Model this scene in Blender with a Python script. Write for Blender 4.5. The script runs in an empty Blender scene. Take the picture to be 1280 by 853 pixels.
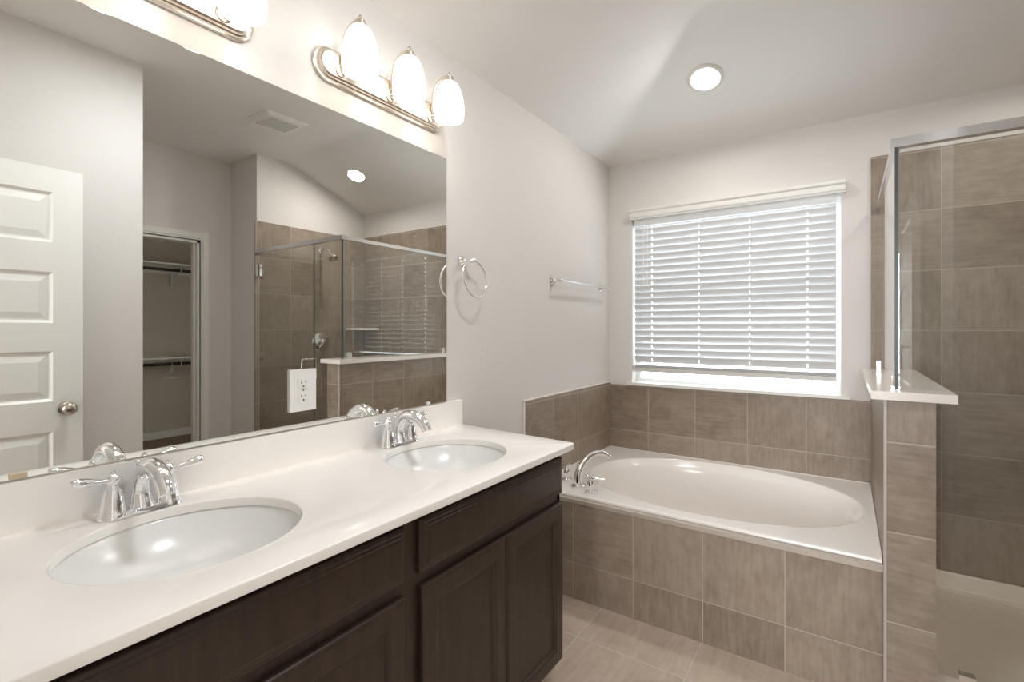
import bpy, bmesh, math, random
from mathutils import Vector, Matrix, Quaternion
random.seed(7)
S = bpy.context.scene
COL = S.collection
PI = math.pi
R = math.radians

# ------------------------------------------------------------------ camera
CAM = (1.3611, 0.0, 1.3074)
cd = bpy.data.cameras.new('camera'); cam = bpy.data.objects.new('camera', cd); COL.objects.link(cam)
cam.location = CAM
cam.rotation_euler = (R(90), 0, R(34.382))
cd.sensor_width = 36.0
cd.lens = 609.65 * 36.0 / 1280.0
cd.shift_y = -(426.5 - 411.36) / 1280.0
cd.clip_start = 0.01
S.camera = cam

# ------------------------------------------------------------------ light levels
SHADE_L = 3.7        # frosted glass shades over the mirror
CAN_L = 30.0         # recessed ceiling lenses
CAN_W = 5.3          # lamp in each recessed can
SKY = 6.2            # overcast daylight outside the window
BEDROOM_FILL_W = 155.0    # added fill light from behind the camera, through the entry doorway
OVERHEAD_FILL_W = 14.0       # unseen fill lamp added over the middle of the room
S.view_settings.view_transform = 'Standard'
S.view_settings.look = 'None'
S.view_settings.exposure = 0.03
S.view_settings.gamma = 1.0
S.view_settings.use_curve_mapping = False
S.cycles.max_bounces = 14
S.cycles.diffuse_bounces = 8
S.cycles.glossy_bounces = 6
S.cycles.transmission_bounces = 8
S.cycles.transparent_max_bounces = 16
S.cycles.sample_clamp_indirect = 6.0
S.cycles.caustics_reflective = False
S.cycles.caustics_refractive = False
S.cycles.use_denoising = True
w = bpy.data.worlds.new('sky'); S.world = w; w.use_nodes = True
bgn = w.node_tree.nodes['Background']
bgn.inputs[0].default_value = (0.86, 0.94, 1.0, 1); bgn.inputs[1].default_value = SKY

def lamp(name, kind, loc, energy, color, rot=(0, 0, 0), **kw):
    l = bpy.data.lights.new(name, kind); l.energy = energy; l.color = color
    for k, v in kw.items(): setattr(l, k, v)
    o = bpy.data.objects.new(name, l); COL.objects.link(o); o.location = loc; o.rotation_euler = rot
    return o
lamp('bedroom_fill', 'AREA', (1.30, -3.56, 1.50), BEDROOM_FILL_W, (.95, .98, 1), (R(90), 0, 0), shape='RECTANGLE', size=1.7, size_y=1.5)  # added fill rectangle behind the camera, no window known there
lamp('overhead_fill', 'AREA', (1.05, 1.02, 2.715), OVERHEAD_FILL_W, (.91, .96, 1), shape='DISK', size=0.30)  # added fill disc, placed where the mirror does not show it

# ------------------------------------------------------------------ materials
def mat(name, col=(.8, .8, .8), rough=.5, metal=0., spec=.5, emit=None, L=0., coat=0.):
    m = bpy.data.materials.new(name); m.use_nodes = True
    p = m.node_tree.nodes['Principled BSDF']
    p.inputs['Base Color'].default_value = (*col, 1); p.inputs['Roughness'].default_value = rough
    p.inputs['Metallic'].default_value = metal; p.inputs['Specular IOR Level'].default_value = spec
    p.inputs['Coat Weight'].default_value = coat
    if emit: p.inputs['Emission Color'].default_value = (*emit, 1); p.inputs['Emission Strength'].default_value = L
    return m
class G:                       # small node-graph helper
    def __init__(s, m): s.t = m.node_tree; s.p = s.t.nodes.get('Principled BSDF'); s.out = s.t.nodes.get('Material Output')
    def n(s, typ, ins=None, **kw):
        nd = s.t.nodes.new(typ)
        for k, v in kw.items(): setattr(nd, k, v)
        for k, v in (ins or {}).items():
            if hasattr(v, 'is_output'): s.t.links.new(v, nd.inputs[k])
            else: nd.inputs[k].default_value = v
        return nd
    def math(s, op, a, b=0.0, c=None):
        ins = {0: a, 1: b}
        if c is not None: ins[2] = c
        return s.n('ShaderNodeMath', ins, operation=op).outputs[0]
    def mix(s, f, a, b):
        nd = s.n('ShaderNodeMix', None, data_type='RGBA')
        for i, v in ((0, f), (6, a), (7, b)):
            if hasattr(v, 'is_output'): s.t.links.new(v, nd.inputs[i])
            else: nd.inputs[i].default_value = v
        return nd.outputs[2]
    def set(s, k, v):
        s.t.links.new(v, s.p.inputs[k])
    def bump(s, h, strength, dist):
        b = s.n('ShaderNodeBump', {'Strength': strength, 'Distance': dist, 'Height': h})
        s.set('Normal', b.outputs[0])

def paint(name, col, scale=150, st=.25, rough=.6):
    m = mat(name, col, rough, spec=.3); g = G(m)
    tc = g.n('ShaderNodeTexCoord').outputs['Object']
    nz = g.n('ShaderNodeTexNoise', {'Vector': tc, 'Scale': scale, 'Detail': 3.0, 'Roughness': .55})
    g.bump(nz.outputs['Fac'], st, .004)
    return m

def tile_mat(name, dark, mid, light, grout, gw=.0065, rough=.42, bump=.35):
    m = mat(name, mid, rough, spec=.45); g = G(m)
    uv = g.n('ShaderNodeUVMap').outputs[0]
    sp = g.n('ShaderNodeSeparateXYZ', {0: uv}); u, v = sp.outputs[0], sp.outputs[1]
    cu, cv = g.math('FLOOR', u), g.math('FLOOR', v)
    cell = g.n('ShaderNodeCombineXYZ', {0: cu, 1: cv}).outputs[0]
    wn = g.n('ShaderNodeTexWhiteNoise', {'Vector': cell}, noise_dimensions='3D')
    r1 = wn.outputs['Value']; rc = g.n('ShaderNodeSeparateColor', {0: wn.outputs['Color']})
    r2, r3 = rc.outputs[1], rc.outputs[2]
    off = g.math('MULTIPLY', r1, 60.0)
    def streak(a, b, sc=1.0):
        vec = g.n('ShaderNodeCombineXYZ', {0: g.math('MULTIPLY', u, a), 1: g.math('MULTIPLY', v, b), 2: off}).outputs[0]
        return g.n('ShaderNodeTexNoise', {'Vector': vec, 'Scale': sc, 'Detail': 5.0, 'Roughness': .62}).outputs['Fac']
    horiz = streak(2.2, 19.0); vert = streak(19.0, 2.2)
    pick = g.math('GREATER_THAN', r2, .52)
    st = g.math('ADD', g.math('MULTIPLY', horiz, g.math('SUBTRACT', 1.0, pick)), g.math('MULTIPLY', vert, pick))
    cloud = g.math('ADD', g.math('MULTIPLY', streak(2.3, 2.3), .6), g.math('MULTIPLY', streak(7.0, 5.0), .4))
    f = g.math('ADD', g.math('MULTIPLY', st, .56), g.math('MULTIPLY', cloud, .72))
    f = g.math('ADD', f, g.math('MULTIPLY', g.math('SUBTRACT', r3, .5), .20))
    rp = g.n('ShaderNodeValToRGB', {0: f}); e = rp.color_ramp.elements
    e[0].position = .36; e[0].color = (*dark, 1); e[1].position = .80; e[1].color = (*light, 1)
    k = e.new(.57); k.color = (*mid, 1)
    fu, fv = g.math('FRACT', u), g.math('FRACT', v)
    du = g.math('MINIMUM', fu, g.math('SUBTRACT', 1.0, fu)); dv = g.math('MINIMUM', fv, g.math('SUBTRACT', 1.0, fv))
    d = g.math('MINIMUM', du, dv)
    gm = g.math('LESS_THAN', d, gw)
    g.set('Base Color', g.mix(gm, rp.outputs[0], (*grout, 1)))
    g.set('Roughness', g.math('ADD', g.math('MULTIPLY', gm, .4), g.math('MULTIPLY_ADD', f, .25, rough - .14)))
    h = g.math('MINIMUM', g.math('MULTIPLY', d, 60.0), 1.0)
    g.bump(g.math('ADD', h, g.math('MULTIPLY', st, .12)), bump, .002)
    return m

M = {}
M['wall'] = paint('wall_paint', (.70, .672, .645))
M['ceiling'] = paint('ceiling_paint', (.82, .805, .785), 120, .15)
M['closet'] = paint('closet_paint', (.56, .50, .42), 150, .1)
M['trimw'] = mat('white_trim', (.78, .76, .72), .35)
M['doorw'] = mat('white_door_paint', (.80, .79, .76), .35)
M['tile'] = tile_mat('wall_tile', (.188, .142, .106), (.265, .208, .158), (.355, .288, .228), (.44, .385, .325))
M['floor'] = tile_mat('floor_tile', (.37, .285, .225), (.49, .39, .315), (.60, .495, .41), (.62, .55, .48), gw=.0055, rough=.4)
M['tiletrim'] = tile_mat('glossy_edge_tile', (.34, .285, .23), (.43, .37, .31), (.52, .46, .40), (.50, .45, .39), gw=.004, rough=.30, bump=.02)
M['cap'] = mat('pale_stone_cap', (.76, .70, .655), .18)
M['counter'] = mat('white_stone', (.95, .92, .885), .14, spec=.5)
M['porcelain'] = mat('porcelain', (.80, .80, .79), .22, spec=.5)
M['acrylic'] = mat('white_acrylic', (.86, .82, .785), .18, spec=.5)
M['pan'] = mat('cream_pan', (.90, .79, .68), .3)
M['chrome'] = mat('chrome', (.88, .88, .89), .045, metal=1.)
M['nickel'] = mat('brushed_nickel', (.74, .67, .58), .24, metal=1.)
M['satin'] = mat('satin_nickel', (.55, .50, .44), .3, metal=1.)
M['alu'] = mat('polished_aluminium', (.80, .81, .83), .16, metal=1.)
M['mirror'] = mat('silvered_mirror', (.92, .925, .90), 0.0, metal=1.)
M['plastic'] = mat('white_plastic', (.82, .81, .79), .3)
M['slot'] = mat('dark_slot', (.03, .03, .03), .6)
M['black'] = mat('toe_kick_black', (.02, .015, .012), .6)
M['bronze'] = mat('dark_bronze', (.045, .032, .026), .35, metal=.6)
M['brass'] = mat('brass_clip', (.74, .62, .44), .35, metal=.8)
M['grey_trim'] = mat('grey_edge_trim', (.46, .42, .385), .4)
M['shade'] = mat('frosted_lit_shade', (.9, .88, .85), .3, emit=(1.0, .93, .84), L=SHADE_L)
M['lens'] = mat('lit_lens', (.9, .9, .88), .3, emit=(1.0, .97, .92), L=CAN_L)
M['rail'] = mat('blind_rail', (.60, .575, .54), .4)
M['fill_lens'] = mat('lit_fill_lens', (.9, .9, .88), .3, emit=(1.0, .98, .95), L=7.0)  # glowing face of the added ceiling fill light
M['vinyl'] = mat('white_vinyl', (.82, .83, .83), .35)
M['caulk'] = mat('white_caulk', (.80, .76, .72), .4)

def wood():
    m = mat('espresso_wood', (.04, .027, .02), .33, spec=.45); g = G(m)
    tc = g.n('ShaderNodeTexCoord').outputs['Object']
    mp = g.n('ShaderNodeMapping', {'Vector': tc, 'Scale': (9, 9, 1.2)}).outputs[0]
    nz = g.n('ShaderNodeTexNoise', {'Vector': mp, 'Scale': 6.0, 'Detail': 6.0, 'Roughness': .65}).outputs['Fac']
    rp = g.n('ShaderNodeValToRGB', {0: nz}); e = rp.color_ramp.elements
    e[0].position = .3; e[0].color = (.030, .0185, .0125, 1); e[1].position = .75; e[1].color = (.055, .036, .026, 1)
    g.set('Base Color', rp.outputs[0]); g.bump(nz, .08, .002)
    return m
M['wood'] = wood()
def carpet():
    m = mat('carpet', (.30, .23, .16), .95); g = G(m)
    tc = g.n('ShaderNodeTexCoord').outputs['Object']
    nz = g.n('ShaderNodeTexNoise', {'Vector': tc, 'Scale': 220.0, 'Detail': 2.0}).outputs['Fac']
    g.set('Base Color', g.mix(nz, (.22, .16, .11, 1), (.38, .30, .22, 1))); g.bump(nz, .6, .006)
    return m
M['carpet'] = carpet()
def glass(name, tint, fac):
    m = bpy.data.materials.new(name); m.use_nodes = True; t = m.node_tree; t.nodes.clear(); g = G(m)
    tr = g.n('ShaderNodeBsdfTransparent', {0: (*tint, 1)}).outputs[0]
    gl = g.n('ShaderNodeBsdfGlossy', {'Color': (1, 1, 1, 1), 'Roughness': 0.0}).outputs[0]
    fr = g.n('ShaderNodeFresnel', {'IOR': 1.5}).outputs[0]
    mx = g.n('ShaderNodeMixShader', {0: g.math('MULTIPLY', g.math('MULTIPLY', fr, fac), g.math('SUBTRACT', 1.0, g.n('ShaderNodeNewGeometry').outputs['Backfacing'])), 1: tr, 2: gl}).outputs[0]
    o = g.n('ShaderNodeOutputMaterial'); t.links.new(mx, o.inputs[0])
    return m
M['glass'] = glass('shower_glass', (.965, .978, .970), 2.3)
M['pane'] = glass('window_pane', (.98, .99, .99), 1.4)
M['glass_edge'] = mat('green_glass_edge', (.05, .062, .062), .3, spec=.3)
def slat():
    m = bpy.data.materials.new('blind_slat'); m.use_nodes = True; t = m.node_tree; t.nodes.clear(); g = G(m)
    d = g.n('ShaderNodeBsdfDiffuse', {0: (.66, .655, .65, 1)}).outputs[0]
    tl = g.n('ShaderNodeBsdfTranslucent', {0: (.80, .83, .86, 1)}).outputs[0]
    mx = g.n('ShaderNodeMixShader', {0: .02, 1: d, 2: tl}).outputs[0]
    o = g.n('ShaderNodeOutputMaterial'); t.links.new(mx, o.inputs[0])
    return m
M['slat'] = slat()

# ------------------------------------------------------------------ mesh helpers
def B(): return bmesh.new()
def box(bm, x0, x1, y0, y1, z0, z1):
    vs = [bm.verts.new((x, y, z)) for z in (z0, z1) for y in (y0, y1) for x in (x0, x1)]
    for f in ((0, 2, 3, 1), (4, 5, 7, 6), (0, 1, 5, 4), (2, 6, 7, 3), (0, 4, 6, 2), (1, 3, 7, 5)):
        bm.faces.new([vs[i] for i in f])
    return bm
def bevel(bm, w, seg=2):
    bmesh.ops.bevel(bm, geom=[e for e in bm.edges if e.calc_face_angle(0) > .5], offset=w, segments=seg, affect='EDGES', profile=.5, clamp_overlap=True)
    return bm
def rbox(x0, x1, y0, y1, z0, z1, w, seg=2): return bevel(box(B(), x0, x1, y0, y1, z0, z1), w, seg)
def add(bm, other, mtx=None):
    me = bpy.data.meshes.new('t'); other.to_mesh(me); other.free()
    if mtx is not None: me.transform(mtx)
    bm.from_mesh(me); bpy.data.meshes.remove(me)
    return bm
AX = {'x': lambda a, b, c: (c, a, b), 'y': lambda a, b, c: (a, c, b), 'z': lambda a, b, c: (a, b, c)}
def prism(bm, poly, axis, c0, c1):       # axis x: poly in (y,z); y: (x,z); z: (x,y)
    f = AX[axis]
    lo = [bm.verts.new(f(a, b, c0)) for a, b in poly]; hi = [bm.verts.new(f(a, b, c1)) for a, b in poly]
    n = len(poly)
    bm.faces.new(lo); bm.faces.new(hi[::-1])
    for i in range(n): bm.faces.new((lo[i], hi[i], hi[(i + 1) % n], lo[(i + 1) % n]))
    bmesh.ops.recalc_face_normals(bm, faces=bm.faces)
    return bm
def rings(bm, loops, cap0=True, cap1=True):
    vs = [[bm.verts.new(p) for p in l] for l in loops]; n = len(vs[0])
    for a, b in zip(vs, vs[1:]):
        for i in range(n): bm.faces.new((a[i], a[(i + 1) % n], b[(i + 1) % n], b[i]))
    if cap0: bm.faces.new(vs[0][::-1])
    if cap1: bm.faces.new(vs[-1])
    return bm
def lathe(bm, prof, c=(0, 0, 0), axis='z', seg=24, sx=1., sy=1., cap=True, d=1):
    f = AX[axis]; loops = []
    for r, h in prof:
        l = []
        for i in range(seg):
            a = 2 * PI * i / seg; p = f(r * sx * math.cos(a), r * sy * math.sin(a), h * d)
            l.append((c[0] + p[0], c[1] + p[1], c[2] + p[2]))
        loops.append(l)
    rings(bm, loops, cap, cap); bmesh.ops.recalc_face_normals(bm, faces=bm.faces)
    return bm
def smooth_path(pts, n=8):
    P = [Vector(p) for p in pts]; out = []
    P = [P[0] * 2 - P[1]] + P + [P[-1] * 2 - P[-2]]
    for i in range(1, len(P) - 2):
        for k in range(n):
            t = k / n; a, b, c, d = P[i - 1], P[i], P[i + 1], P[i + 2]
            out.append(.5 * ((2 * b) + (c - a) * t + (2 * a - 5 * b + 4 * c - d) * t * t + (3 * b - a - 3 * c + d) * t ** 3))
    out.append(P[-2]); return out
def tube(bm, path, rad, seg=12, closed=False, flat=1.0, up=(0, 0, 1)):
    P = [Vector(p) for p in path]; n = len(P); loops = []; prev = None
    for i, p in enumerate(P):
        t = ((P[(i + 1) % n] - P[i - 1]) if closed else (P[min(i + 1, n - 1)] - P[max(i - 1, 0)])).normalized()
        if prev is None:
            u = Vector(up); u = u - t * u.dot(t)
            if u.length < 1e-4: u = Vector((1, 0, 0)) - t * t.x
        else: u = prev - t * prev.dot(t)
        u.normalize(); prev = u; v = t.cross(u)
        if callable(rad): r = rad(i / (n - 1))
        elif isinstance(rad, (list, tuple)):
            q = i / (n - 1) * (len(rad) - 1); k = min(int(q), len(rad) - 2); r = rad[k] + (rad[k + 1] - rad[k]) * (q - k)
        else: r = rad
        loops.append([p + (u * math.cos(2 * PI * j / seg) * flat + v * math.sin(2 * PI * j / seg)) * r for j in range(seg)])
    if closed: rings(bm, loops + [loops[0]], False, False); bmesh.ops.remove_doubles(bm, verts=bm.verts, dist=1e-6)
    else: rings(bm, loops)
    bmesh.ops.recalc_face_normals(bm, faces=bm.faces)
    return bm
def ball(bm, c, r, sx=1., sy=1., sz=1., n=12):
    bmesh.ops.create_uvsphere(bm, u_segments=n * 2, v_segments=n, radius=r, matrix=Matrix.Translation(c) @ Matrix.Diagonal((sx, sy, sz, 1)))
    return bm
def uvs(bm, pitch=.30, px=0., py=0., pz=0.):
    l = bm.loops.layers.uv.verify(); bm.normal_update()
    for f in bm.faces:
        n = f.normal; a = (abs(n.x), abs(n.y), abs(n.z)); k = a.index(max(a))
        for lp in f.loops:
            c = lp.vert.co
            uvv = ((c.y - py, c.z - pz), (c.x - px, c.z - pz), (c.x - px, c.y - py))[k]
            lp[l].uv = (uvv[0] / pitch, uvv[1] / pitch)
    return bm
def root_loc(o):
    while o.parent: o = o.parent
    return Vector(o.location) if o.type == 'EMPTY' else Vector((0, 0, 0))
def obj(name, bm, m, parent=None, smooth=None, local=False, label=None):
    if parent is not None and not local: bmesh.ops.translate(bm, verts=bm.verts, vec=-root_loc(parent))
    me = bpy.data.meshes.new(name); bm.to_mesh(me); bm.free()
    me.materials.append(M[m] if isinstance(m, str) else m)
    if smooth is not None:
        me.polygons.foreach_set('use_smooth', [True] * len(me.polygons)); me.set_sharp_from_angle(angle=R(smooth))
    o = bpy.data.objects.new(name, me); COL.objects.link(o)
    if parent is not None: o.parent = parent
    if label: o['label'] = label
    return o
def struct(name, bm, m, parent=None, smooth=None):
    o = obj(name, bm, m, parent, smooth)
    if parent is None: o['kind'] = 'structure'
    return o
def tag(o, label, cat, group=None):
    o['label'] = label; o['category'] = cat
    if group: o['group'] = group
    return o
def thing(name, label, cat, loc=(0, 0, 0), rot=(0, 0, 0), group=None):
    o = bpy.data.objects.new(name, None); COL.objects.link(o); o.empty_display_size = .05
    o.location = loc; o.rotation_euler = rot
    return tag(o, label, cat, group)
def dup(root, loc, label):
    r = root.copy(); COL.objects.link(r); r.location = loc; r['label'] = label
    for ch in list(root.children):
        c = ch.copy(); COL.objects.link(c); c.parent = r
        for gch in list(ch.children):
            k = gch.copy(); COL.objects.link(k); k.parent = c
    return r

# ------------------------------------------------------------------ room shell
D = 3.19; XR = 2.62; XC = 3.04; XN = 1.79; YN = 1.05; YJ = 2.11; HF = 2.74; HW = 2.44; FR = -.02
bm = box(B(), -.02, XC + .1, FR - .12, D + .15, -.08, 0)
struct('floor', uvs(bm, .445, .42, 1.865 - .445 * 4, 0), 'floor')
struct('wall_left', box(B(), -.1, 0, FR - .12, D + .15, 0, HF + .1), 'wall')
# back wall with the window opening
WX0, WX1, WZ0, WZ1 = .165, 1.34, .947, 2.05
bm = B()
for a in ((-.0, WX0, 0, HF + .1), (WX1, XR + .1, 0, HF + .1), (WX0, WX1, 0, WZ0), (WX0, WX1, WZ1, HF + .1)):
    box(bm, a[0], a[1], D, D + .15, a[2], a[3])
struct('wall_back', bm, 'wall')
struct('wall_right', box(B(), XR, XR + .1, YJ, D, 0, HF + .1), 'wall')
struct('wall_jog', box(B(), XR + .1, XC + .1, YJ, YJ + .1, 0, HF + .1), 'wall')
# wall holding the closet doorway
CY0, CY1, CZ = 1.10, 1.86, 2.03
bm = B()
box(bm, XC, XC + .11, CY1, YJ, 0, HF + .1); box(bm, XC, XC + .11, CY0, CY1, CZ, HF + .1); box(bm, XC, XC + .11, YN - .1, CY0, 0, HF + .1)
struct('wall_closet', bm, 'wall')
bm = box(B(), XN, XN + .1, FR - .12, YN - .0, 0, HF + .1); box(bm, XN + .1, XC, YN - .1, YN, 0, HF + .1)
struct('wall_near', bm, 'wall')
# rear wall with the entry doorway the camera stands in
DX0, DX1, DZ = .88, 1.70, 2.06
bm = box(B(), 0, DX0, FR - .12, FR, 0, HF + .1); box(bm, DX0, DX1, FR - .12, FR, DZ, HF + .1); box(bm, DX1, XN, FR - .12, FR, 0, HF + .1)
struct('wall_rear', bm, 'wall')
# ceiling: flat centre, sloping down to the mirror wall and to the window wall
def ceiling():
    bm = B()
    V = lambda *p: bm.verts.new(p)
    h0, h1 = HW, HF; c = .80; yc = D - .80; x1 = XC + .12; y0 = FR - .12
    o_ = .08; hl = h0 - o_ * (h1 - h0) / c
    a, b = V(-o_, y0, hl), V(-o_, D + o_, hl); cc, d = V(c, yc, h1), V(c, y0, h1)
    e, f = V(x1, D + o_, hl), V(x1, yc, h1); g = V(x1, y0, h1)
    bm.faces.new((a, b, cc, d)); bm.faces.new((b, e, f, cc)); bm.faces.new((d, cc, f, g))
    ed = [x for x in bm.edges if len(x.link_faces) == 2]
    bmesh.ops.bevel(bm, geom=ed, offset=.05, segments=4, affect='EDGES', profile=.5)
    bmesh.ops.recalc_face_normals(bm, faces=bm.faces)
    if max(bm.faces, key=lambda q: q.calc_area()).normal.z > 0: bmesh.ops.reverse_faces(bm, faces=bm.faces)
    low = bm.faces[:]
    ex = bmesh.ops.extrude_face_region(bm, geom=low, use_keep_orig=True)
    bmesh.ops.translate(bm, verts=[v for v in ex['geom'] if isinstance(v, bmesh.types.BMVert)], vec=(0, 0, .05))
    bmesh.ops.recalc_face_normals(bm, faces=bm.faces)
    return bm
struct('ceiling', ceiling(), 'ceiling', None, 60)
# closet room
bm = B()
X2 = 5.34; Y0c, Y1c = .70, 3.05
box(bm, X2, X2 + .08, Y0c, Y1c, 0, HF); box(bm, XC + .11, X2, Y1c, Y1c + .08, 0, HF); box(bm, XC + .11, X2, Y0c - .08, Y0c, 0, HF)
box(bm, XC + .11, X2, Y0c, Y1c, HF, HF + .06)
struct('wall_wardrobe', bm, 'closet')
struct('floor_wardrobe', box(B(), XC + .0, X2 + .08, Y0c, Y1c, -.03, .012), 'carpet')
struct('baseboard_wardrobe', rbox(X2 - .014, X2, Y0c, Y1c, .012, .10, .004), 'trimw')
# closet doorway casing, both jambs and head
bm = B()
for x0, x1 in ((XC - .016, XC), ):
    for y0, y1, z0, z1 in ((CY1 + .006, CY1 + .066, 0, CZ + .066), (CY0 - .045, CY0 + .006, 0, CZ + .066), (CY0 + .006, CY1 + .006, CZ + .006, CZ + .066)):
        add(bm, rbox(x0, x1, y0, y1, z0, z1, .004))
        iy0, iy1, iz0, iz1 = y0 + (.014 if z0 == 0 else 0), y1 - (.010 if z0 == 0 else 0), z0 + (.014 if z0 > 0 else 0), z1 - .012
        add(bm, rbox(x0 - .007, x0 + .002, iy0, iy1, iz0, iz1, .004))
box(bm, XC, XC + .11, CY1 - .018, CY1 + .008, 0, CZ + .008); box(bm, XC, XC + .11, CY0 - .008, CY0 + .018, 0, CZ + .008)
box(bm, XC, XC + .11, CY0, CY1, CZ - .018, CZ + .008); box(bm, XC + .04, XC + .055, CY1 - .030, CY1 - .018, 0, CZ - .018)
struct('trim_1', bm, 'trimw')
# bedroom behind the camera
bm = B()
box(bm, -1.2, -1.1, -3.6, FR - .12, 0, 2.78); box(bm, 3.6, 3.7, -3.6, FR - .12, 0, 2.78); box(bm, -1.2, 3.7, -3.7, -3.6, 0, 2.78)
box(bm, -1.2, -.1, FR - .14, FR - .10, 0, 2.78); box(bm, XN, 3.7, FR - .14, FR - .12, 0, 2.78)
struct('wall_bedroom', bm, 'wall')
bm = B()
for a in ((.37, .45, .67, 2.33), (2.15, 2.23, .67, 2.33), (.45, 2.15, .67, .75), (.45, 2.15, 2.25, 2.33), (1.28, 1.32, .75, 2.25)): add(bm, rbox(a[0], a[1], -3.60, -3.555 if a[0] != 1.28 else -3.575, a[2], a[3], .004))
struct('added_window_frame', bm, 'vinyl')  # made-up window frame added around the bedroom fill rectangle
struct('floor_bedroom', box(B(), -1.2, 3.7, -3.6, FR - .12, -.08, .0), 'carpet')
struct('ceiling_bedroom', box(B(), -1.2, 3.7, -3.6, FR - .12, 2.74, 2.8), 'ceiling')

# ------------------------------------------------------------------ tiled surfaces
def tile_box(x0, x1, y0, y1, z0, z1, px=0, py=0, pz=0): return uvs(box(B(), x0, x1, y0, y1, z0, z1), .30, px, py, pz)
TZ = .937
PX0, PX1, PY = 1.470, 1.600, 2.055
struct('wall_tile_left', tile_box(0, .010, 2.09, D, 0, TZ, 0, 2.09 - .30, .62 - .6), 'tile')
struct('trim_2', rbox(.0, .011, 2.082, 2.092, 0, TZ + .003, .002), 'caulk')
struct('trim_3', rbox(.0, .011, 2.082, D, TZ, TZ + .006, .002), 'caulk')
struct('wall_tile_back', tile_box(.010, PX0, D - .010, D, 0, TZ - .012, .28 - .3, 0, .62 - .6), 'tile')
bm = tile_box(PX0 - .0, XR - .010, D - .010, D, 0, 2.21, 1.45 - .3, 0, .1 - .3)
add(bm, uvs(box(B(), XR - .010, XR, YJ - .02, D, 0, 2.19), .30, 0, 2.10 - .3, .1 - .3))
struct('wall_tile_shower', bm, 'tile')
struct('trim_7', uvs(bevel(box(B(), .012, PX0, 2.1195, 2.1490, .4620, .4805), .004, 3), .60, .57, 0, .30), 'tiletrim', None, 40)
struct('wall_tub_front', tile_box(.012, PX0, 2.122, 2.1490, 0, .4615, .27 - .3, 2.10, .175 - .3), 'tile')
bm = tile_box(PX0, PX1, PY, D - .010, 0, 1.072, PX0 - .005, 2.04 - .3, .03)
bm.faces.ensure_lookup_table()
l = bm.loops.layers.uv.verify()
struct('wall_pony', bm, 'tile')
bm = rbox(PX0 - .004, PX0 + .004, PY - .004, PY + .004, 0, 1.072, .0015)
struct('trim_4', bm, 'grey_trim')
cap = rbox(1.432, 1.650, 2.035, D - .010, 1.072, 1.100, .007, 3)
struct('trim_5', cap, 'cap', None, 40)

# ------------------------------------------------------------------ window
bm = B()
FY = D + .085
for x0, x1, z0, z1 in ((WX0, WX0 + .03, WZ0, WZ1), (WX1 - .03, WX1, WZ0, WZ1), (WX0 + .03, WX1 - .03, WZ0, WZ0 + .022), (WX0 + .03, WX1 - .03, WZ1 - .045, WZ1), (WX0 + .03, WX1 - .03, 1.49, 1.53)):
    add(bm, rbox(x0, x1, FY, FY + .05, z0, z1, .004))
win = struct('window_1', bm, 'vinyl')
obj('pane', box(B(), WX0 + .03, WX1 - .03, FY + .02, FY + .026, WZ0 + .022, WZ1 - .045), 'pane', win)
sl = B(); add(sl, rbox(.138, 1.382, D - .032, D + .006, WZ0 - .018, WZ0 + .0, .005, 3)); box(sl, WX0, WX1, D, FY, WZ0 - .006, WZ0 + .001)
obj('sill', sl, 'trimw', win)

# window blind
BX0, BX1 = .176, 1.318
bl = thing('window_blind', 'white slatted blind lowered over the window above the tub', 'blind', (.75, D - .03, 1.0))
vp = [(0, 2.043), (.030, 2.043), (.032, 2.052), (.040, 2.056), (.042, 2.080), (.050, 2.090), (.052, 2.104), (0, 2.104)]
bm = prism(B(), [(D - a, z) for a, z in vp], 'x', .159, 1.361)
obj('valance', bm, 'trimw', bl)
obj('headrail', box(B(), BX0, BX1, D + .008, D + .058, 2.0, 2.045), 'vinyl', bl)
CORDS = (.292, .592, .885, 1.183)
pitch = .0428; nsl = 22; ztop = 2.002
def slat_bm():
    bm = B(); tilt = R(63); ca, sa = math.cos(tilt), math.sin(tilt)
    for i in range(nsl):
        zc = ztop - i * pitch; yc = D + .033
        def strip(t0, t1, xa, xb):
            pr = []
            for k in range(5):
                t = t0 + (t1 - t0) * k / 4; pr.append((t * .025, .0025 * (1 - t * t)))
            top = [(s, b + .0012) for s, b in pr]; poly = pr + top[::-1]
            # room edge up: positive s runs towards the room and upwards
            prism(bm, [(yc - s * ca - b * sa, zc + s * sa - b * ca) for s, b in poly], 'x', xa, xb)
        xs = [BX0] + [x + d for x in CORDS for d in (-.0032, .0032)] + [BX1]
        for k in range(len(xs) - 1):
            if k % 2 == 0: strip(-1, 1, xs[k], xs[k + 1])
            else: strip(-1, -.55, xs[k], xs[k + 1]); strip(.30, 1, xs[k], xs[k + 1])
    for z in (1.0485, 1.0545, 1.0605):
        add(bm, rbox(BX0, BX1, D + .010, D + .060, z, z + .0035, .001))
    return bm
obj('slats', slat_bm(), 'slat', bl)
br = rbox(BX0, BX1, D + .010, D + .060, 1.020, 1.046, .004)
obj('bottom_rail', br, 'rail', bl)
for x in CORDS:
    bm = B()
    for dy in (.012, .056): box(bm, x - .0008, x + .0008, D + dy - .001, D + dy + .001, 1.046, 2.0)
    ball(bm, (x, D + .009, 1.034), .005, 1, .5, 1, 6)
    obj('ladder_cord', bm, 'slat', bl)
obj('tilt_wand', tube(B(), [(.245, D + .004, 2.02), (.245, D + .000, 1.85), (.245, D + .000, 1.60)], .003, 8), 'plastic', bl)
bm = tube(B(), [(.272, D + .002, 2.02), (.272, D + .000, 1.63)], .0015, 6); ball(bm, (.272, D, 1.625), .006, .7, .7, 1.5, 6)
obj('lift_cord', bm, 'plastic', bl)

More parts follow.
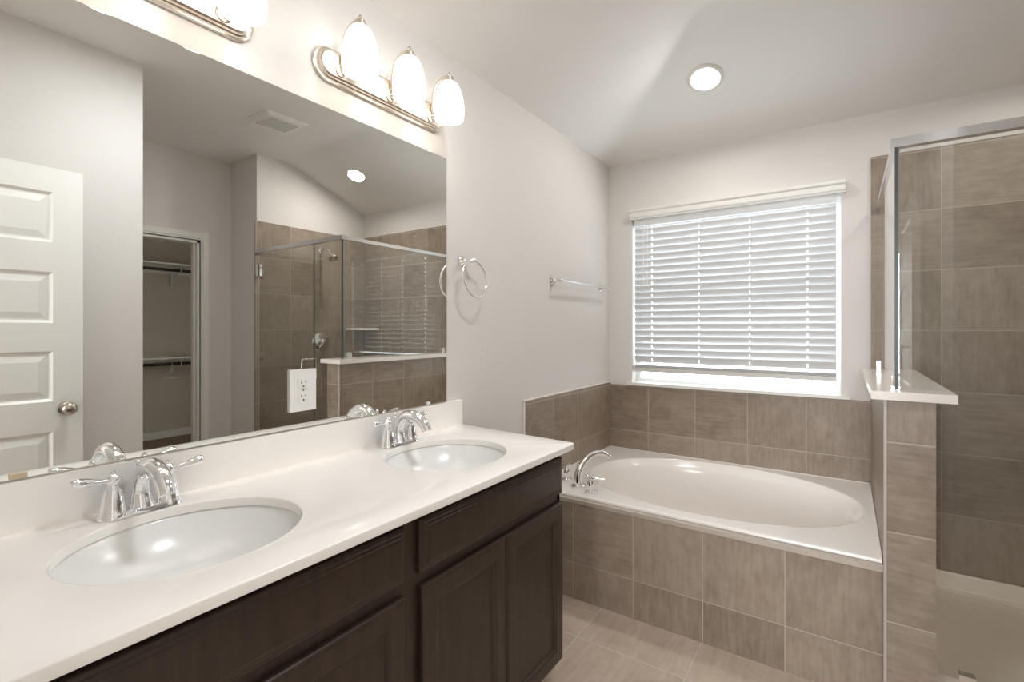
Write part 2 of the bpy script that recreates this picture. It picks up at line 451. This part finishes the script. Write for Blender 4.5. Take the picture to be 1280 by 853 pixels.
# ------------------------------------------------------------------ vanity
VY0, VY1 = FR, 1.505
CF = .533; KB = .150
vc = thing('vanity_cabinet', 'dark espresso wood double vanity cabinet under the white counter', 'cabinet', (.28, .75, 0))
bm = B()
box(bm, .002, CF, VY1 - .018, VY1, KB, .884); box(bm, .002, CF, VY0 + .002, VY0 + .02, KB, .884); box(bm, .002, CF - .02, VY0, VY1, KB, KB + .02); box(bm, .002, .012, VY0, VY1, KB, .884)
for y0, y1 in ((VY0 + .002, .105), (.745, .835), (1.472, VY1)): box(bm, CF - .02, CF, y0, y1, KB, .884)
for z0, z1 in ((KB, .21), (.69, .75), (.835, .884)): box(bm, CF - .02, CF - .0005, VY0 + .004, VY1 - .001, z0, z1)
box(bm, CF - .03, CF - .02, VY0 + .01, VY1 - .01, KB + .01, .88)
obj('body', bm, 'wood', vc)
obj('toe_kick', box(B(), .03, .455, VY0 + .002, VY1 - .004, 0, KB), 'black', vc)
def panel_front(y0, y1, z0, z1, prof):
    """rectangular front built of concentric loops: (inset, x)"""
    bm = B(); loops = [[(CF + .001, y0, z0), (CF + .001, y1, z0), (CF + .001, y1, z1), (CF + .001, y0, z1)]]
    for d, x in prof: loops.append([(CF + x, y0 + d, z0 + d), (CF + x, y1 - d, z0 + d), (CF + x, y1 - d, z1 - d), (CF + x, y0 + d, z1 - d)])
    rings(bm, loops); bmesh.ops.recalc_face_normals(bm, faces=bm.faces)
    return bm
DRAWER = [(0, .010), (.002, .013), (.008, .0145), (.010, .0165), (.016, .0175), (.018, .0195), (.024, .0205)]
DOOR = [(0, .012), (.002, .016), (.007, .0185), (.010, .0195), (.046, .0195), (.048, .0185), (.050, .0165), (.055, .0155), (.058, .011), (.062, .0085)]
dfs = ((.080, .766), (.814, 1.500))
for y0, y1 in dfs: obj('drawer_front', panel_front(y0, y1, .737, .862, DRAWER), 'wood', vc)
for y0, y1 in ((.082, .421), (.425, .766), (.818, 1.1565), (1.1595, 1.501)):
    obj('door', panel_front(y0, y1, .163, .706, DOOR), 'wood', vc)

# countertop with two oval cut-outs
SINKS = ((.288, .440), (.288, 1.192)); SA, SB = .186, .208
def oval(cx, cy, a, b, z, n=64, p=2.0):
    out = []
    for i in range(n):
        t = 2 * PI * i / n; c, s = math.cos(t), math.sin(t)
        out.append((cx + a * math.copysign(abs(c) ** (2 / p), c), cy + b * math.copysign(abs(s) ** (2 / p), s), z))
    return out
def holed(outline, holes, z0, z1, r=0.0):
    bm = B(); eds = []
    def loop(pts):
        vs = [bm.verts.new(p) for p in pts]
        for i in range(len(vs)): eds.append(bm.edges.new((vs[i], vs[(i + 1) % len(vs)])))
    loop([(x, y, z1) for x, y in outline])
    for h in holes: loop([(p[0], p[1], z1) for p in h])
    bmesh.ops.triangle_fill(bm, edges=eds, use_beauty=True)
    bmesh.ops.recalc_face_normals(bm, faces=bm.faces)
    if bm.faces[:][0].normal.z < 0: bmesh.ops.reverse_faces(bm, faces=bm.faces)
    top = bm.faces[:]
    rim = [e for e in bm.edges if e.is_boundary]
    if z0 is not None:
        ex = bmesh.ops.extrude_face_region(bm, geom=top)
        vs = [v for v in ex['geom'] if isinstance(v, bmesh.types.BMVert)]
        bmesh.ops.translate(bm, verts=vs, vec=(0, 0, z0 - z1))
        bmesh.ops.recalc_face_normals(bm, faces=bm.faces)
    return bm, rim
CT = .905
out = [(.0005, FR + .001), (.572, FR + .001), (.572, 1.538), (.569, 1.546), (.562, 1.550), (.0005, 1.585)]
bm, _ = holed(out, [oval(cx, cy, SA, SB, 0) for cx, cy in SINKS], CT - .021, CT)
bm.normal_update()
bmesh.ops.bevel(bm, geom=[e for e in bm.edges if e.calc_face_angle(0) > .8 and all(abs(v.co.z - CT) < 1e-5 for v in e.verts)], offset=.004, segments=3, affect='EDGES', profile=.5)
ct = thing('countertop', 'white stone vanity countertop with two oval sink cut-outs', 'countertop', (.28, .75, CT - .021))
obj('slab', bm, 'counter', ct, 40)
tag(obj('backsplash', rbox(.0005, .020, FR + .001, 1.588, CT, 1.007, .003, 2), 'counter', None, 40), 'low white stone backsplash strip standing on the counter below the mirror', 'backsplash')

def sink(cx, cy):
    bm = B(); z = CT - .0215
    prof = [(1.10, 0), (1.035, 0), (1.015, -.002), (1.0, -.006), (.97, -.015), (.92, -.030), (.84, -.049), (.73, -.068), (.59, -.084), (.42, -.094), (.25, -.099), (.12, -.101)]
    outer = [(s + .03, h - .007) for s, h in prof[2:]][::-1] + [(1.10, -.007)]
    rings(bm, [oval(0, 0, SA * s, SB * s, h) for s, h in outer + prof])
    bmesh.ops.recalc_face_normals(bm, faces=bm.faces)
    return bm
sk = thing('sink', 'oval white undermount sink in the counter, nearer the open door seen in the mirror', 'sink', (*SINKS[0], CT - .0215), group='oval vanity sinks')
obj('basin', sink(0, 0), 'porcelain', sk, 50, local=True)
bm = lathe(B(), [(.026, -.1012), (.026, -.098), (.022, -.0965), (.010, -.097), (.002, -.0965)], seg=24)
obj('drain', bm, 'chrome', sk, 40, local=True)
dup(sk, (*SINKS[1], CT - .0215), 'oval white undermount sink in the counter, at the end next to the bathtub')

# faucets
def stadium(L, r, n=12):
    pts = []
    for i in range(n + 1): a = -PI / 2 + PI * i / n; pts.append((r * math.sin(a + PI / 2 - PI / 2), 0))
    pts = [(r * math.cos(PI + PI * i / n), -L - 0 + r * math.sin(PI + PI * i / n)) for i in range(n + 1)]
    pts += [(r * math.cos(PI * i / n), L + r * math.sin(PI * i / n)) for i in range(n + 1)]
    return pts
def stad_rings(spec):
    bm = B(); rings(bm, [[(x, y, z) for x, y in stadium(L, r)] for L, r, z in spec]); bmesh.ops.recalc_face_normals(bm, faces=bm.faces); return bm
FX = .074
fa = thing('faucet', 'chrome two-lever faucet behind the sink nearer the open door in the mirror', 'faucet', (FX, SINKS[0][1] - .012, CT), group='vanity faucets')
obj('base_plate', stad_rings([(.051, .0275, 0), (.051, .0275, .004), (.051, .0255, .007), (.051, .0235, .012), (.051, .021, .014), (.050, .012, .0145)]), 'chrome', fa, 35, local=True)
for s in (-1, 1):
    bm = lathe(B(), [(.0275, .001), (.027, .010), (.0235, .014), (.0222, .024), (.0195, .042), (.0160, .056), (.0125, .064), (.0100, .068), (.0095, .071), (.0115, .074), (.0135, .080), (.0125, .087), (.0075, .092), (.0045, .094), (.0055, .097), (.003, .100)], (0, s * .051, 0), seg=24)
    hd = obj('handle', bm, 'chrome', fa, 40, local=True)
    pa = smooth_path([(.002, s * .058, .081), (.004, s * .076, .083), (.006, s * .098, .087), (.007, s * .116, .090), (.007, s * .122, .089)], 6)
    obj('lever', tube(B(), pa, [.0060, .0068, .0098, .0125, .0135, .0120, .006], 14, flat=.75), 'chrome', hd, 50, local=True)
sp = smooth_path([(.002, 0, .008), (-.004, 0, .040), (.004, 0, .074), (.028, 0, .100), (.066, 0, .108), (.102, 0, .097), (.125, 0, .078), (.134, 0, .061)], 8)
bm = tube(B(), sp, [.0250, .0200, .0175, .0170, .0170, .0165, .0160], 20, up=(0, 1, 0))
lathe(bm, [(.024, .010), (.023, .018), (.018, .026)], seg=20)
obj('spout', bm, 'chrome', fa, 45, local=True)
bm = tube(B(), [(-.020, 0, .010), (-.021, 0, .098)], .003, 10); ball(bm, (-.021, 0, .104), .0062, 1, 1, 1, 8); ball(bm, (-.021, 0, .094), .0045, 1, 1, .6, 8)
obj('lift_rod', bm, 'chrome', fa, 50, local=True)
dup(fa, (FX, SINKS[1][1] - .008, CT), 'chrome two-lever faucet behind the sink next to the bathtub')

# ------------------------------------------------------------------ mirror
MY0, MY1, MZ0, MZ1 = FR + .02, 1.504, 1.0085, 2.0085
mi = thing('mirror', 'large frameless mirror on the wall above the vanity backsplash', 'mirror', (0, .75, MZ0))
obj('glass', rbox(.0005, .006, MY0, MY1, MZ0, MZ1, .0008, 1), 'mirror', mi)
obj('bottom_channel', box(B(), .0002, .0085, MY0, MY1, MZ0 - .001, MZ0 + .0015), 'satin', mi)
for y, z, m_ in ((1.395, MZ1, 'plastic'), (1.395, MZ0 + .007, 'plastic'), (.245, MZ0 + .008, 'brass')):
    obj('clip', rbox(.0005, .011, y - (.013 if m_ == 'brass' else .008), y + (.013 if m_ == 'brass' else .008), z - .005, z + .005, .002), m_, mi, label='brass clip' if m_ == 'brass' else None)

# outlet plate on the mirror
ot = thing('wall_outlet', 'white duplex outlet plate set on the mirror above the counter', 'outlet', (.006, .857, 1.061))
obj('cover_plate', rbox(.006, .0125, .8145, .9005, 1.0605, 1.186, .003, 3), 'plastic', ot, 40)
for z in (1.144, 1.103):
    bm = rbox(.012, .0145, .8405, .8745, z - .015, z + .015, .004, 3)
    rc = obj('receptacle', bm, 'plastic', ot, 40)
    bm = B(); box(bm, .0143, .0149, .8495, .8515, z - .002, z + .007); box(bm, .0143, .0149, .8635, .8655, z - .001, z + .007)
    lathe(bm, [(.0026, .0143), (.0026, .0149)], (0, .8575, z - .009), 'x', 10)
    obj('slots', bm, 'slot', rc)
obj('screw', lathe(B(), [(.0032, .012), (.003, .0137), (.001, .0139)], (0, .8575, 1.1235), 'x', 12), 'nickel', ot)

# ------------------------------------------------------------------ vanity lights
LX = .121
def vanity_light(loc, label):
    t = thing('vanity_light', label, 'light fixture', loc, group='three-shade lights above the mirror')
    # stepped back plate, long axis y, standing on the wall (x = 0)
    bm = B(); loops = []
    for L, r, x in ((.237, .056, 0), (.237, .056, .006), (.237, .053, .010), (.237, .049, .011), (.237, .047, .016), (.237, .043, .018), (.237, .041, .024), (.237, .036, .028), (.237, .020, .029)):
        loops.append([(x, b, a) for a, b in stadium(L, r, 16)])
    rings(bm, loops); bmesh.ops.recalc_face_normals(bm, faces=bm.faces)
    obj('back_plate', bm, 'nickel', t, 30, local=True)
    for dy in (-.205, 0, .205):
        bm = lathe(B(), [(.022, .026), (.022, .032), (.014, .036), (.010, .050), (.006, .054)], (0, dy, -.012), 'x', 20)
        pa = smooth_path([(.040, dy, -.020), (.036, dy, .012), (.036, dy, .055), (.050, dy, .096), (.080, dy, .118), (LX, dy, .121)], 8)
        tube(bm, pa, .0058, 12, up=(0, 1, 0)); ball(bm, (.042, dy, -.022), .0085, 1, 1, 1, 8)
        ar = obj('arm', bm, 'nickel', t, 45, local=True)
        bm = lathe(B(), [(.0245, .092), (.0235, .100), (.0200, .103), (.0170, .104), (.0160, .115), (.0085, .118), (.0055, .121), (.0075, .125), (.0075, .128), (.003, .134)], (LX, dy, 0), 'z', 24)
        obj('shade_cap', bm, 'nickel', ar, 40, local=True)
        pr = [(.0520, -.046), (.0545, -.036), (.0565, -.018), (.0560, .006), (.0525, .032), (.0465, .056), (.0390, .076), (.0310, .089), (.0230, .096)]
        inner = [(r - .004, h) for r, h in pr[::-1]]
        bm = B(); lathe(bm, pr + inner, (LX, dy, 0), 'z', 32, cap=False)
        obj('glass_shade', bm, 'shade', t, 50, local=True)
    return t
LZ = 2.148
vanity_light((0, 1.186, LZ - .002), 'lit nickel bar light with three frosted glass shades at the tub end of the mirror')
vanity_light((0, .418, LZ - .010), 'lit nickel bar light above the mirror, partly out of frame at the top')

# ------------------------------------------------------------------ towel ring and towel bar
def post(bm, y, z, reach):
    lathe(bm, [(.026, 0), (.026, .004), (.022, .008), (.020, .012), (.012, .017), (.009, .024), (.008, reach - .018), (.010, reach - .012)], (0, y, z), 'x', 20)
    ball(bm, (reach, y, z), .0115, 1, 1, 1, 8)
tr = thing('towel_ring', 'empty chrome towel ring on the wall beside the mirror', 'towel ring', (0, 1.615, 1.597))
bm = B(); post(bm, 1.612, 1.597, .058)
obj('post', bm, 'chrome', tr, 40)
cy_, cz_, rr = 1.612, 1.597 - .078, .078
obj('ring', tube(B(), [(.058 + .010 * (1 - math.cos(2 * PI * i / 48)), cy_ + rr * math.sin(2 * PI * i / 48), cz_ + rr * math.cos(2 * PI * i / 48)) for i in range(48)], .0042, 10, closed=True, up=(1, 0, 0)), 'chrome', tr, 60)
tb = thing('towel_bar', 'thin chrome towel bar on the wall above the bathtub', 'towel bar', (0, 2.70, 1.578))
for y in (2.385, 3.035):
    bm = B(); post(bm, y, 1.578, .062)
    obj('post', bm, 'chrome', tb, 40)
obj('bar', tube(B(), [(.062, 2.375, 1.578), (.062, 3.045, 1.578)], .0065, 12), 'chrome', tb, 50)

# ------------------------------------------------------------------ bathtub
TX0, TX1, TY0, TY1, TH = .011, PX0 - .002, 2.150, D - .011, .494
ocx, ocy, oa, ob = .785, 2.678, .642, .452
def tub():
    bm = B(); N = 128
    hole = oval(ocx, ocy, oa, ob, TH, N, 2.15)
    def rect(i):
        x0, x1, y0, y1 = TX0 + i, TX1 - i, TY0 + i, TY1 - i; out = []
        for p in hole:
            dx, dy = p[0] - ocx, p[1] - ocy
            k = min(((x1 if dx > 0 else x0) - ocx) / dx if abs(dx) > 1e-9 else 1e9, ((y1 if dy > 0 else y0) - ocy) / dy if abs(dy) > 1e-9 else 1e9)
            out.append([ocx + dx * k, ocy + dy * k])
        for cx, cy in ((x0, y0), (x1, y0), (x1, y1), (x0, y1)):
            q = min(range(N), key=lambda n: (out[n][0] - cx) ** 2 + (out[n][1] - cy) ** 2); out[q] = [cx, cy]
        return out
    loops = [[(x, y, TH + h) for x, y in rect(i)] for i, h in ((0, -.0125), (0, -.006), (.0018, -.0018), (.006, 0), (.012, 0))]
    prof = [(1.02, 0), (1.0, 0), (.993, -.003), (.983, -.010), (.968, -.022), (.950, -.034), (.938, -.046), (.930, -.062), (.920, -.12), (.92, -.22), (.88, -.32), (.82, -.37), (.70, -.392), (.4, -.40), (.1, -.402)]
    for s_, h in prof:
        sx = s_ if h > -.1 else s_ * (1 - .10 * min(1, (-h - .1) / .3))
        loops.append([(ocx + (p[0] - ocx) * sx, ocy + (p[1] - ocy) * s_, TH + h) for p in hole])
    rings(bm, loops, False, True); bmesh.ops.recalc_face_normals(bm, faces=bm.faces)
    return bm
bt = thing('bathtub', 'white oval drop-in bathtub set in a tiled surround under the window', 'bathtub', (.75, 2.67, .08))
bm = tub()
obj('basin', bm, 'acrylic', bt, 40)
bm = rbox(TX0, TX1, TY1 - .007, TY1, TH - .004, TH + .003, .002); add(bm, rbox(TX0, TX0 + .006, TY0 + .01, TY1, TH - .004, TH + .003, .002)); add(bm, rbox(TX1 - .008, TX1, TY0 + .01, TY1, TH - .004, TH + .003, .002))
obj('sealant', bm, 'caulk', bt)
obj('drain', lathe(B(), [(.032, .0885), (.032, .092), (.02, .094), (.002, .0935)], (.40, ocy, 0), 'z', 24), 'chrome', bt, 40)

FXX, FYY = .220, 2.276
tf = thing('tub_faucet', 'chrome deck-mounted tub filler with two lever handles at the tub corner', 'faucet', (FXX, FYY, TH))
dv = Vector((.52, .854, 0)).normalized()
def at(s, z): p = Vector((FXX, FYY, TH + z)) + dv * s; return (p.x, p.y, p.z)
pa = smooth_path([at(0, .0), at(-.002, .05), at(.010, .090), at(.045, .132), at(.098, .157), at(.150, .154), at(.190, .132)], 8)
bm = tube(B(), pa, [.026, .021, .0185, .0165, .0155, .0150, .0140], 20, up=(-dv.y, dv.x, 0))
lathe(bm, [(.037, 0), (.037, .005), (.031, .010), (.026, .016)], (FXX, FYY, TH), seg=24)
obj('spout', bm, 'chrome', tf, 45)
kp = at(-.004, .112)
bm = tube(B(), [at(-.012, .075), kp], .0035, 8); ball(bm, kp, .007, 1, 1, 1, 8)
obj('diverter', bm, 'chrome', tf, 50)
for hx, hy, ang in ((.312, 2.226, .35), (.118, 2.340, 2.6)):
    bm = lathe(B(), [(.030, 0), (.030, .004), (.024, .008), (.012, .012), (.0115, .018), (.0150, .026), (.0165, .038), (.0150, .050), (.011, .058), (.0085, .062), (.0105, .068), (.0095, .075), (.004, .080)], (hx, hy, TH), 'z', 24)
    hd = obj('handle', bm, 'chrome', tf, 40)
    dx, dy = math.cos(ang), math.sin(ang)
    pa = smooth_path([(hx - dx * .024, hy - dy * .024, TH + .088), (hx - dx * .012, hy - dy * .012, TH + .078), (hx, hy, TH + .071), (hx + dx * .035, hy + dy * .035, TH + .069), (hx + dx * .068, hy + dy * .068, TH + .067)], 6)
    bm = tube(B(), pa, [.004, .004, .0045, .0055, .0075, .0060, .003], 12); ball(bm, pa[0], .0075, 1, 1, 1, 8)
    obj('lever', bm, 'chrome', hd, 50)

# ------------------------------------------------------------------ shower
GY = 2.105; GX = 1.503; HZ = 1.925; CURB = .158
def pan():
    bm = B(); x0, x1, y0, y1 = PX1 + .001, XR - .011, 2.065, D - .011
    def lp(i, z, y=None): return [(x0 + i, (y0 + i) if y is None else y, z), (x1 - i, (y0 + i) if y is None else y, z), (x1 - i, y1 - i, z), (x0 + i, y1 - i, z)]
    loops = [lp(0, 0), lp(0, .120), lp(.014, .124), lp(.024, .118), lp(.050, .060, y0 + .105), lp(.075, .048, y0 + .13), lp(.30, .036, y0 + .4)]
    rings(bm, loops); bmesh.ops.recalc_face_normals(bm, faces=bm.faces)
    box(bm, x0, x1, y0 + .002, y0 + .085, .122, CURB - .002)
    return bm
sb = obj('shower_tray', bevel(pan(), .004, 2), 'pan'); tag(sb, 'cream shower base with raised rim on the floor behind the half wall', 'shower base')
se = thing('shower_screen', 'fixed clear glass shower panels with a chrome header above the half wall', 'shower screen', (GX, GY, 1.10))
def gpanel(bm): return bm
obj('return_glass', box(B(), GX - .004, GX + .004, GY + .006, D - .012, 1.102, HZ), 'glass', se)
poly = [(GX - .004, 1.102), (1.653, 1.102), (1.653, 1.068), (1.604, 1.068), (1.604, CURB + .004), (1.826, CURB + .004), (1.826, HZ), (GX - .004, HZ)]
obj('front_glass', prism(B(), poly, 'y', GY - .004, GY + .004), 'glass', se)
obj('glass_edge', box(B(), GX - .0045, GX + .0045, GY - .0046, GY + .0050, 1.102, HZ), 'glass_edge', se, label='dark polished glass corner')
obj('glass_edge', box(B(), 1.824, 1.828, GY - .0045, GY + .0045, CURB + .004, HZ), 'glass_edge', se, label='dark polished glass edge')
obj('header', rbox(GX - .016, XR - .012, GY - .016, GY + .016, HZ - .004, HZ + .026, .003), 'alu', se)
obj('return_header', rbox(GX - .012, GX + .012, GY + .016, D - .011, HZ - .002, HZ + .022, .003), 'alu', se)
for x0, x1, y0, y1, z in ((GX - .012, GX + .012, D - .10, D - .06, 1.100), (GX - .012, GX + .012, GY + .03, GY + .07, 1.100), (1.625 + .035, 1.70, GY - .014, GY + .014, CURB)):
    obj('clamp', rbox(x0, x1, y0, y1, z, z + .045, .003), 'chrome', se)
sd = thing('shower_door', 'hinged clear glass shower door beside the tiled right wall, seen in the mirror', 'shower door', (2.58, GY, CURB))
obj('glass', box(B(), 1.831, XR - .022, GY - .004, GY + .004, CURB + .01, HZ - .008), 'glass', sd)
for z in (.36, 1.78):
    obj('hinge', rbox(XR - .075, XR - .0105, GY - .012, GY + .012, z - .045, z + .045, .003), 'chrome', sd)
bm = B()
hp = []
for sgn in (-1, 1):
    tube(bm, smooth_path([(1.885, GY + sgn * .004, 1.085), (1.885, GY + sgn * .045, 1.085), (1.885, GY + sgn * .058, 1.070), (1.885, GY + sgn * .058, .95), (1.885, GY + sgn * .045, .935), (1.885, GY + sgn * .004, .935)], 5), .007, 12, up=(1, 0, 0))
obj('pull_handle', bm, 'chrome', sd, 50)
sh = thing('shower_spray', 'chrome shower head on a short arm on the tiled wall, seen in the mirror', 'shower head', (XR - .01, 2.69, 2.01))
bm = lathe(B(), [(.028, 0), (.026, .006), (.012, .012)], (XR - .010, 2.69, 2.02), 'x', 20, d=-1)
tube(bm, smooth_path([(XR - .012, 2.69, 2.02), (XR - .07, 2.69, 2.035), (XR - .13, 2.69, 2.01), (XR - .165, 2.69, 1.975)], 6), .009, 12)
obj('arm', bm, 'chrome', sh, 45)
bm = lathe(B(), [(.010, .03), (.016, .015), (.036, -.010), (.042, -.022), (.040, -.030), (.034, -.032)], (0, 0, 0), 'z', 24)
bmesh.ops.rotate(bm, verts=bm.verts, cent=(0, 0, 0), matrix=Matrix.Rotation(R(35), 3, 'Y')); bmesh.ops.translate(bm, verts=bm.verts, vec=(XR - .185, 2.69, 1.955))
obj('spray_head', bm, 'satin', sh, 45)
sv = thing('shower_valve', 'round chrome shower valve with a lever on the tiled wall', 'shower valve', (XR - .010, 2.69, 1.19))
obj('escutcheon', lathe(B(), [(.085, 0), (.085, .004), (.078, .009), (.045, .013), (.040, .020)], (XR - .010, 2.69, 1.19), 'x', 32, d=-1), 'chrome', sv, 40)
bm = lathe(B(), [(.030, .013), (.030, .045), (.024, .055), (.010, .060)], (XR - .010, 2.69, 1.19), 'x', 24, d=-1)
tube(bm, smooth_path([(XR - .060, 2.69, 1.19), (XR - .066, 2.665, 1.165), (XR - .068, 2.635, 1.135)], 6), [.008, .009, .006], 12)
obj('lever', bm, 'chrome', sv, 45)
cs = [(XR - .010, D - .010)] + [(XR - .010 - .22 * math.cos(a), D - .010 - .22 * math.sin(a)) for a in [PI / 2 * i / 16 for i in range(17)]]
o = obj('corner_shelf', prism(B(), cs, 'z', 1.295, 1.315), 'counter'); tag(o, 'small white quarter-round shelf in the tiled shower corner', 'shelf')

# ------------------------------------------------------------------ ceiling fittings
def slope_z(y): return HW + (D - y) * (HF - HW) / .80
def can(x, y, label):
    sl_ = (HF - HW) / .80; z = slope_z(y)
    t = thing('recessed_light', label, 'ceiling light', (x, y, z), (-math.atan(sl_), 0, 0), 'recessed lights in the sloped ceiling')
    bm = B(); lathe(bm, [(.092, 0), (.092, -.004), (.086, -.009), (.076, -.011), (.070, -.008), (.066, .004)], seg=40, cap=False)
    obj('trim_ring', bm, 'trimw', t, 50, local=True)
    bm = lathe(B(), [(.068, -.0015), (.064, -.004), (.040, -.0055), (.002, -.006)], seg=32)
    obj('lens', bm, 'lens', t, 50, local=True)
    lamp('can_lamp', 'AREA', (x, y - .012, z - .028), CAN_W, (1, .96, .91), (-math.atan(sl_), 0, 0), shape='DISK', size=.12)
can(.752, 2.690, 'lit round recessed ceiling light above the bathtub')
can(2.10, 2.690, 'lit round recessed ceiling light above the shower, seen in the mirror')
t = thing('added_disc_light', 'added wide round fill light on the ceiling, out of frame above the middle of the vanity', 'ceiling light', (1.05, 1.02, HF))  # unseen fixture added to house the overhead fill lamp
obj('trim_ring', lathe(B(), [(.175, 0), (.175, -.012), (.168, -.020), (.158, -.022), (.154, -.018), (.154, -.004)], seg=48, cap=False), 'trimw', t, 50, local=True)
obj('lens', lathe(B(), [(.156, -.006), (.150, -.012), (.090, -.015), (.002, -.016)], seg=48), 'fill_lens', t, 50, local=True)
ev = thing('exhaust_vent', 'white square ceiling exhaust vent with fine slots, seen in the mirror', 'vent', (1.90, 1.865, HF))
bm = B(); x0, x1, y0, y1 = 1.758, 2.040, 1.722, 2.014
loops = []
for i, z in ((0, HF), (0, HF - .006), (.020, HF - .020), (.045, HF - .022), (.048, HF - .012)): loops.append([(x0 + i, y0 + i, z), (x1 - i, y0 + i, z), (x1 - i, y1 - i, z), (x0 + i, y1 - i, z)])
rings(bm, loops, False, False); bmesh.ops.recalc_face_normals(bm, faces=bm.faces)
obj('frame', bm, 'plastic', ev)
bm = B()
for i in range(13):
    y = y0 + .053 + i * .0148; box(bm, x0 + .047, x1 - .047, y, y + .0070, HF - .020, HF - .013)
obj('grille', bm, 'plastic', ev)
obj('duct', box(B(), x0 + .04, x1 - .04, y0 + .04, y1 - .04, HF - .012, HF - .002), 'slot', ev)

# ------------------------------------------------------------------ entry door standing open, seen in the mirror
DXF = 1.660; DT = .036; DW0, DW1, DH = .004, .766, 2.048
def five_panel():
    bm = B()
    st = .107; zs = [(1.705, 1.935), (1.335, 1.568), (.975, 1.205), (.605, .835), (.235, .465)]
    ys = [DW0, DW0 + st, DW1 - st, DW1]; cuts = [.012] + sorted(z for p in zs for z in p) + [DH]
    for side, x, sg in ((0, DXF, 1), (1, DXF + DT, -1)):
        for i in range(3):
            for j in range(len(cuts) - 1):
                y0, y1, z0, z1 = ys[i], ys[i + 1], cuts[j], cuts[j + 1]
                if i == 1 and j % 2 == 1:
                    loops = []
                    for d, dp in ((0, 0), (.012, .010), (.020, .010), (.048, .003)):
                        xx = x + sg * dp; loops.append([(xx, y0 + d, z0 + d), (xx, y1 - d, z0 + d), (xx, y1 - d, z1 - d), (xx, y0 + d, z1 - d)])
                    rings(bm, loops, False, True)
                else:
                    bm.faces.new([bm.verts.new(p) for p in ((x, y0, z0), (x, y1, z0), (x, y1, z1), (x, y0, z1))])
    for q in (((DXF, DW0), (DXF + DT, DW0)), ((DXF, DW1), (DXF + DT, DW1))):
        (xa, ya), (xb, yb) = q
        bm.faces.new([bm.verts.new(p) for p in ((xa, ya, .012), (xb, yb, .012), (xb, yb, DH), (xa, ya, DH))])
    for z in (.012, DH): bm.faces.new([bm.verts.new(p) for p in ((DXF, DW0, z), (DXF, DW1, z), (DXF + DT, DW1, z), (DXF + DT, DW0, z))])
    bmesh.ops.remove_doubles(bm, verts=bm.verts, dist=1e-5); bmesh.ops.recalc_face_normals(bm, faces=bm.faces)
    return bm
dr = struct('door_1', five_panel(), 'doorw')
for s, x in ((-1, DXF), (1, DXF + DT)):
    bm = lathe(B(), [(.032, 0), (.031, .005), (.018, .009), (.011, .014), (.011, .026), (.020, .032), (.0275, .042), (.0285, .050), (.024, .060), (.012, .065), (.002, .066)], (x, .706, .938), 'x', 28, d=s)
    obj('knob', bm, 'satin', dr, 45)
obj('latch', box(B(), DXF + .006, DXF + .030, DW1 - .001, DW1 + .0015, .91, .966), 'satin', dr)
# doorway trim around the entry
bm = B()
box(bm, DX0 - .07, DX0, FR, FR + .016, 0, DZ + .07); box(bm, DX0, DX1, FR, FR + .016, DZ, DZ + .07)
struct('trim_6', bm, 'trimw')

# ------------------------------------------------------------------ closet contents, seen in the mirror
for z, lab in ((2.045, 'upper white closet shelf with a dark hanging rod, seen in the mirror'), (.962, 'lower white closet shelf with a dark hanging rod, seen in the mirror')):
    o = thing('closet_shelf', lab, 'shelf', (X2 - .15, 2.3, z), group='shelves in the closet')
    obj('board', rbox(X2 - .30, X2 - .001, Y0c + .01, Y1c - .01, z, z + .019, .003), 'trimw', o)
    obj('cleat', rbox(X2 - .019, X2 - .001, Y0c + .01, Y1c - .01, z - .085, z - .002, .003), 'trimw', o)
    zr = z - .058
    obj('hanging_rod', tube(B(), [(X2 - .26, Y0c + .002, zr), (X2 - .26, Y1c - .002, zr)], .017, 16), 'bronze', o, 50, label='dark bronze hanging rod')
    for y in (1.6, 2.52):
        bm = B(); box(bm, X2 - .028, X2 - .019, y - .012, y + .012, z - .24, z - .001); tube(bm, [(X2 - .02, y, z - .23), (X2 - .25, y, z - .012)], .008, 8)
        br_ = obj('bracket', bm, 'trimw', o)
        obj('rod_hook', tube(B(), smooth_path([(X2 - .25, y, zr + .045), (X2 - .285, y, zr + .015), (X2 - .28, y, zr - .015), (X2 - .26, y, zr - .024), (X2 - .24, y, zr - .015)], 4), .006, 8), 'trimw', br_)
hz, hy_, hx_ = .904, 2.43, X2 - .26
hg = tube(B(), smooth_path([(hx_ + .018, hy_, hz + .006), (hx_ + .0, hy_, hz + .024), (hx_ - .022, hy_, hz + .004), (hx_ - .012, hy_, hz - .03), (hx_, hy_, hz - .06)], 5), .0032, 8)
tube(hg, [(hx_, hy_, hz - .058), (hx_ - .04, hy_ - .10, hz - .16), (hx_ + .04, hy_ + .10, hz - .17), (hx_, hy_, hz - .058)], .0045, 8)
o = obj('clothes_hanger', hg, 'plastic', None, 50); tag(o, 'white clothes hanger on the lower closet rod', 'hanger')
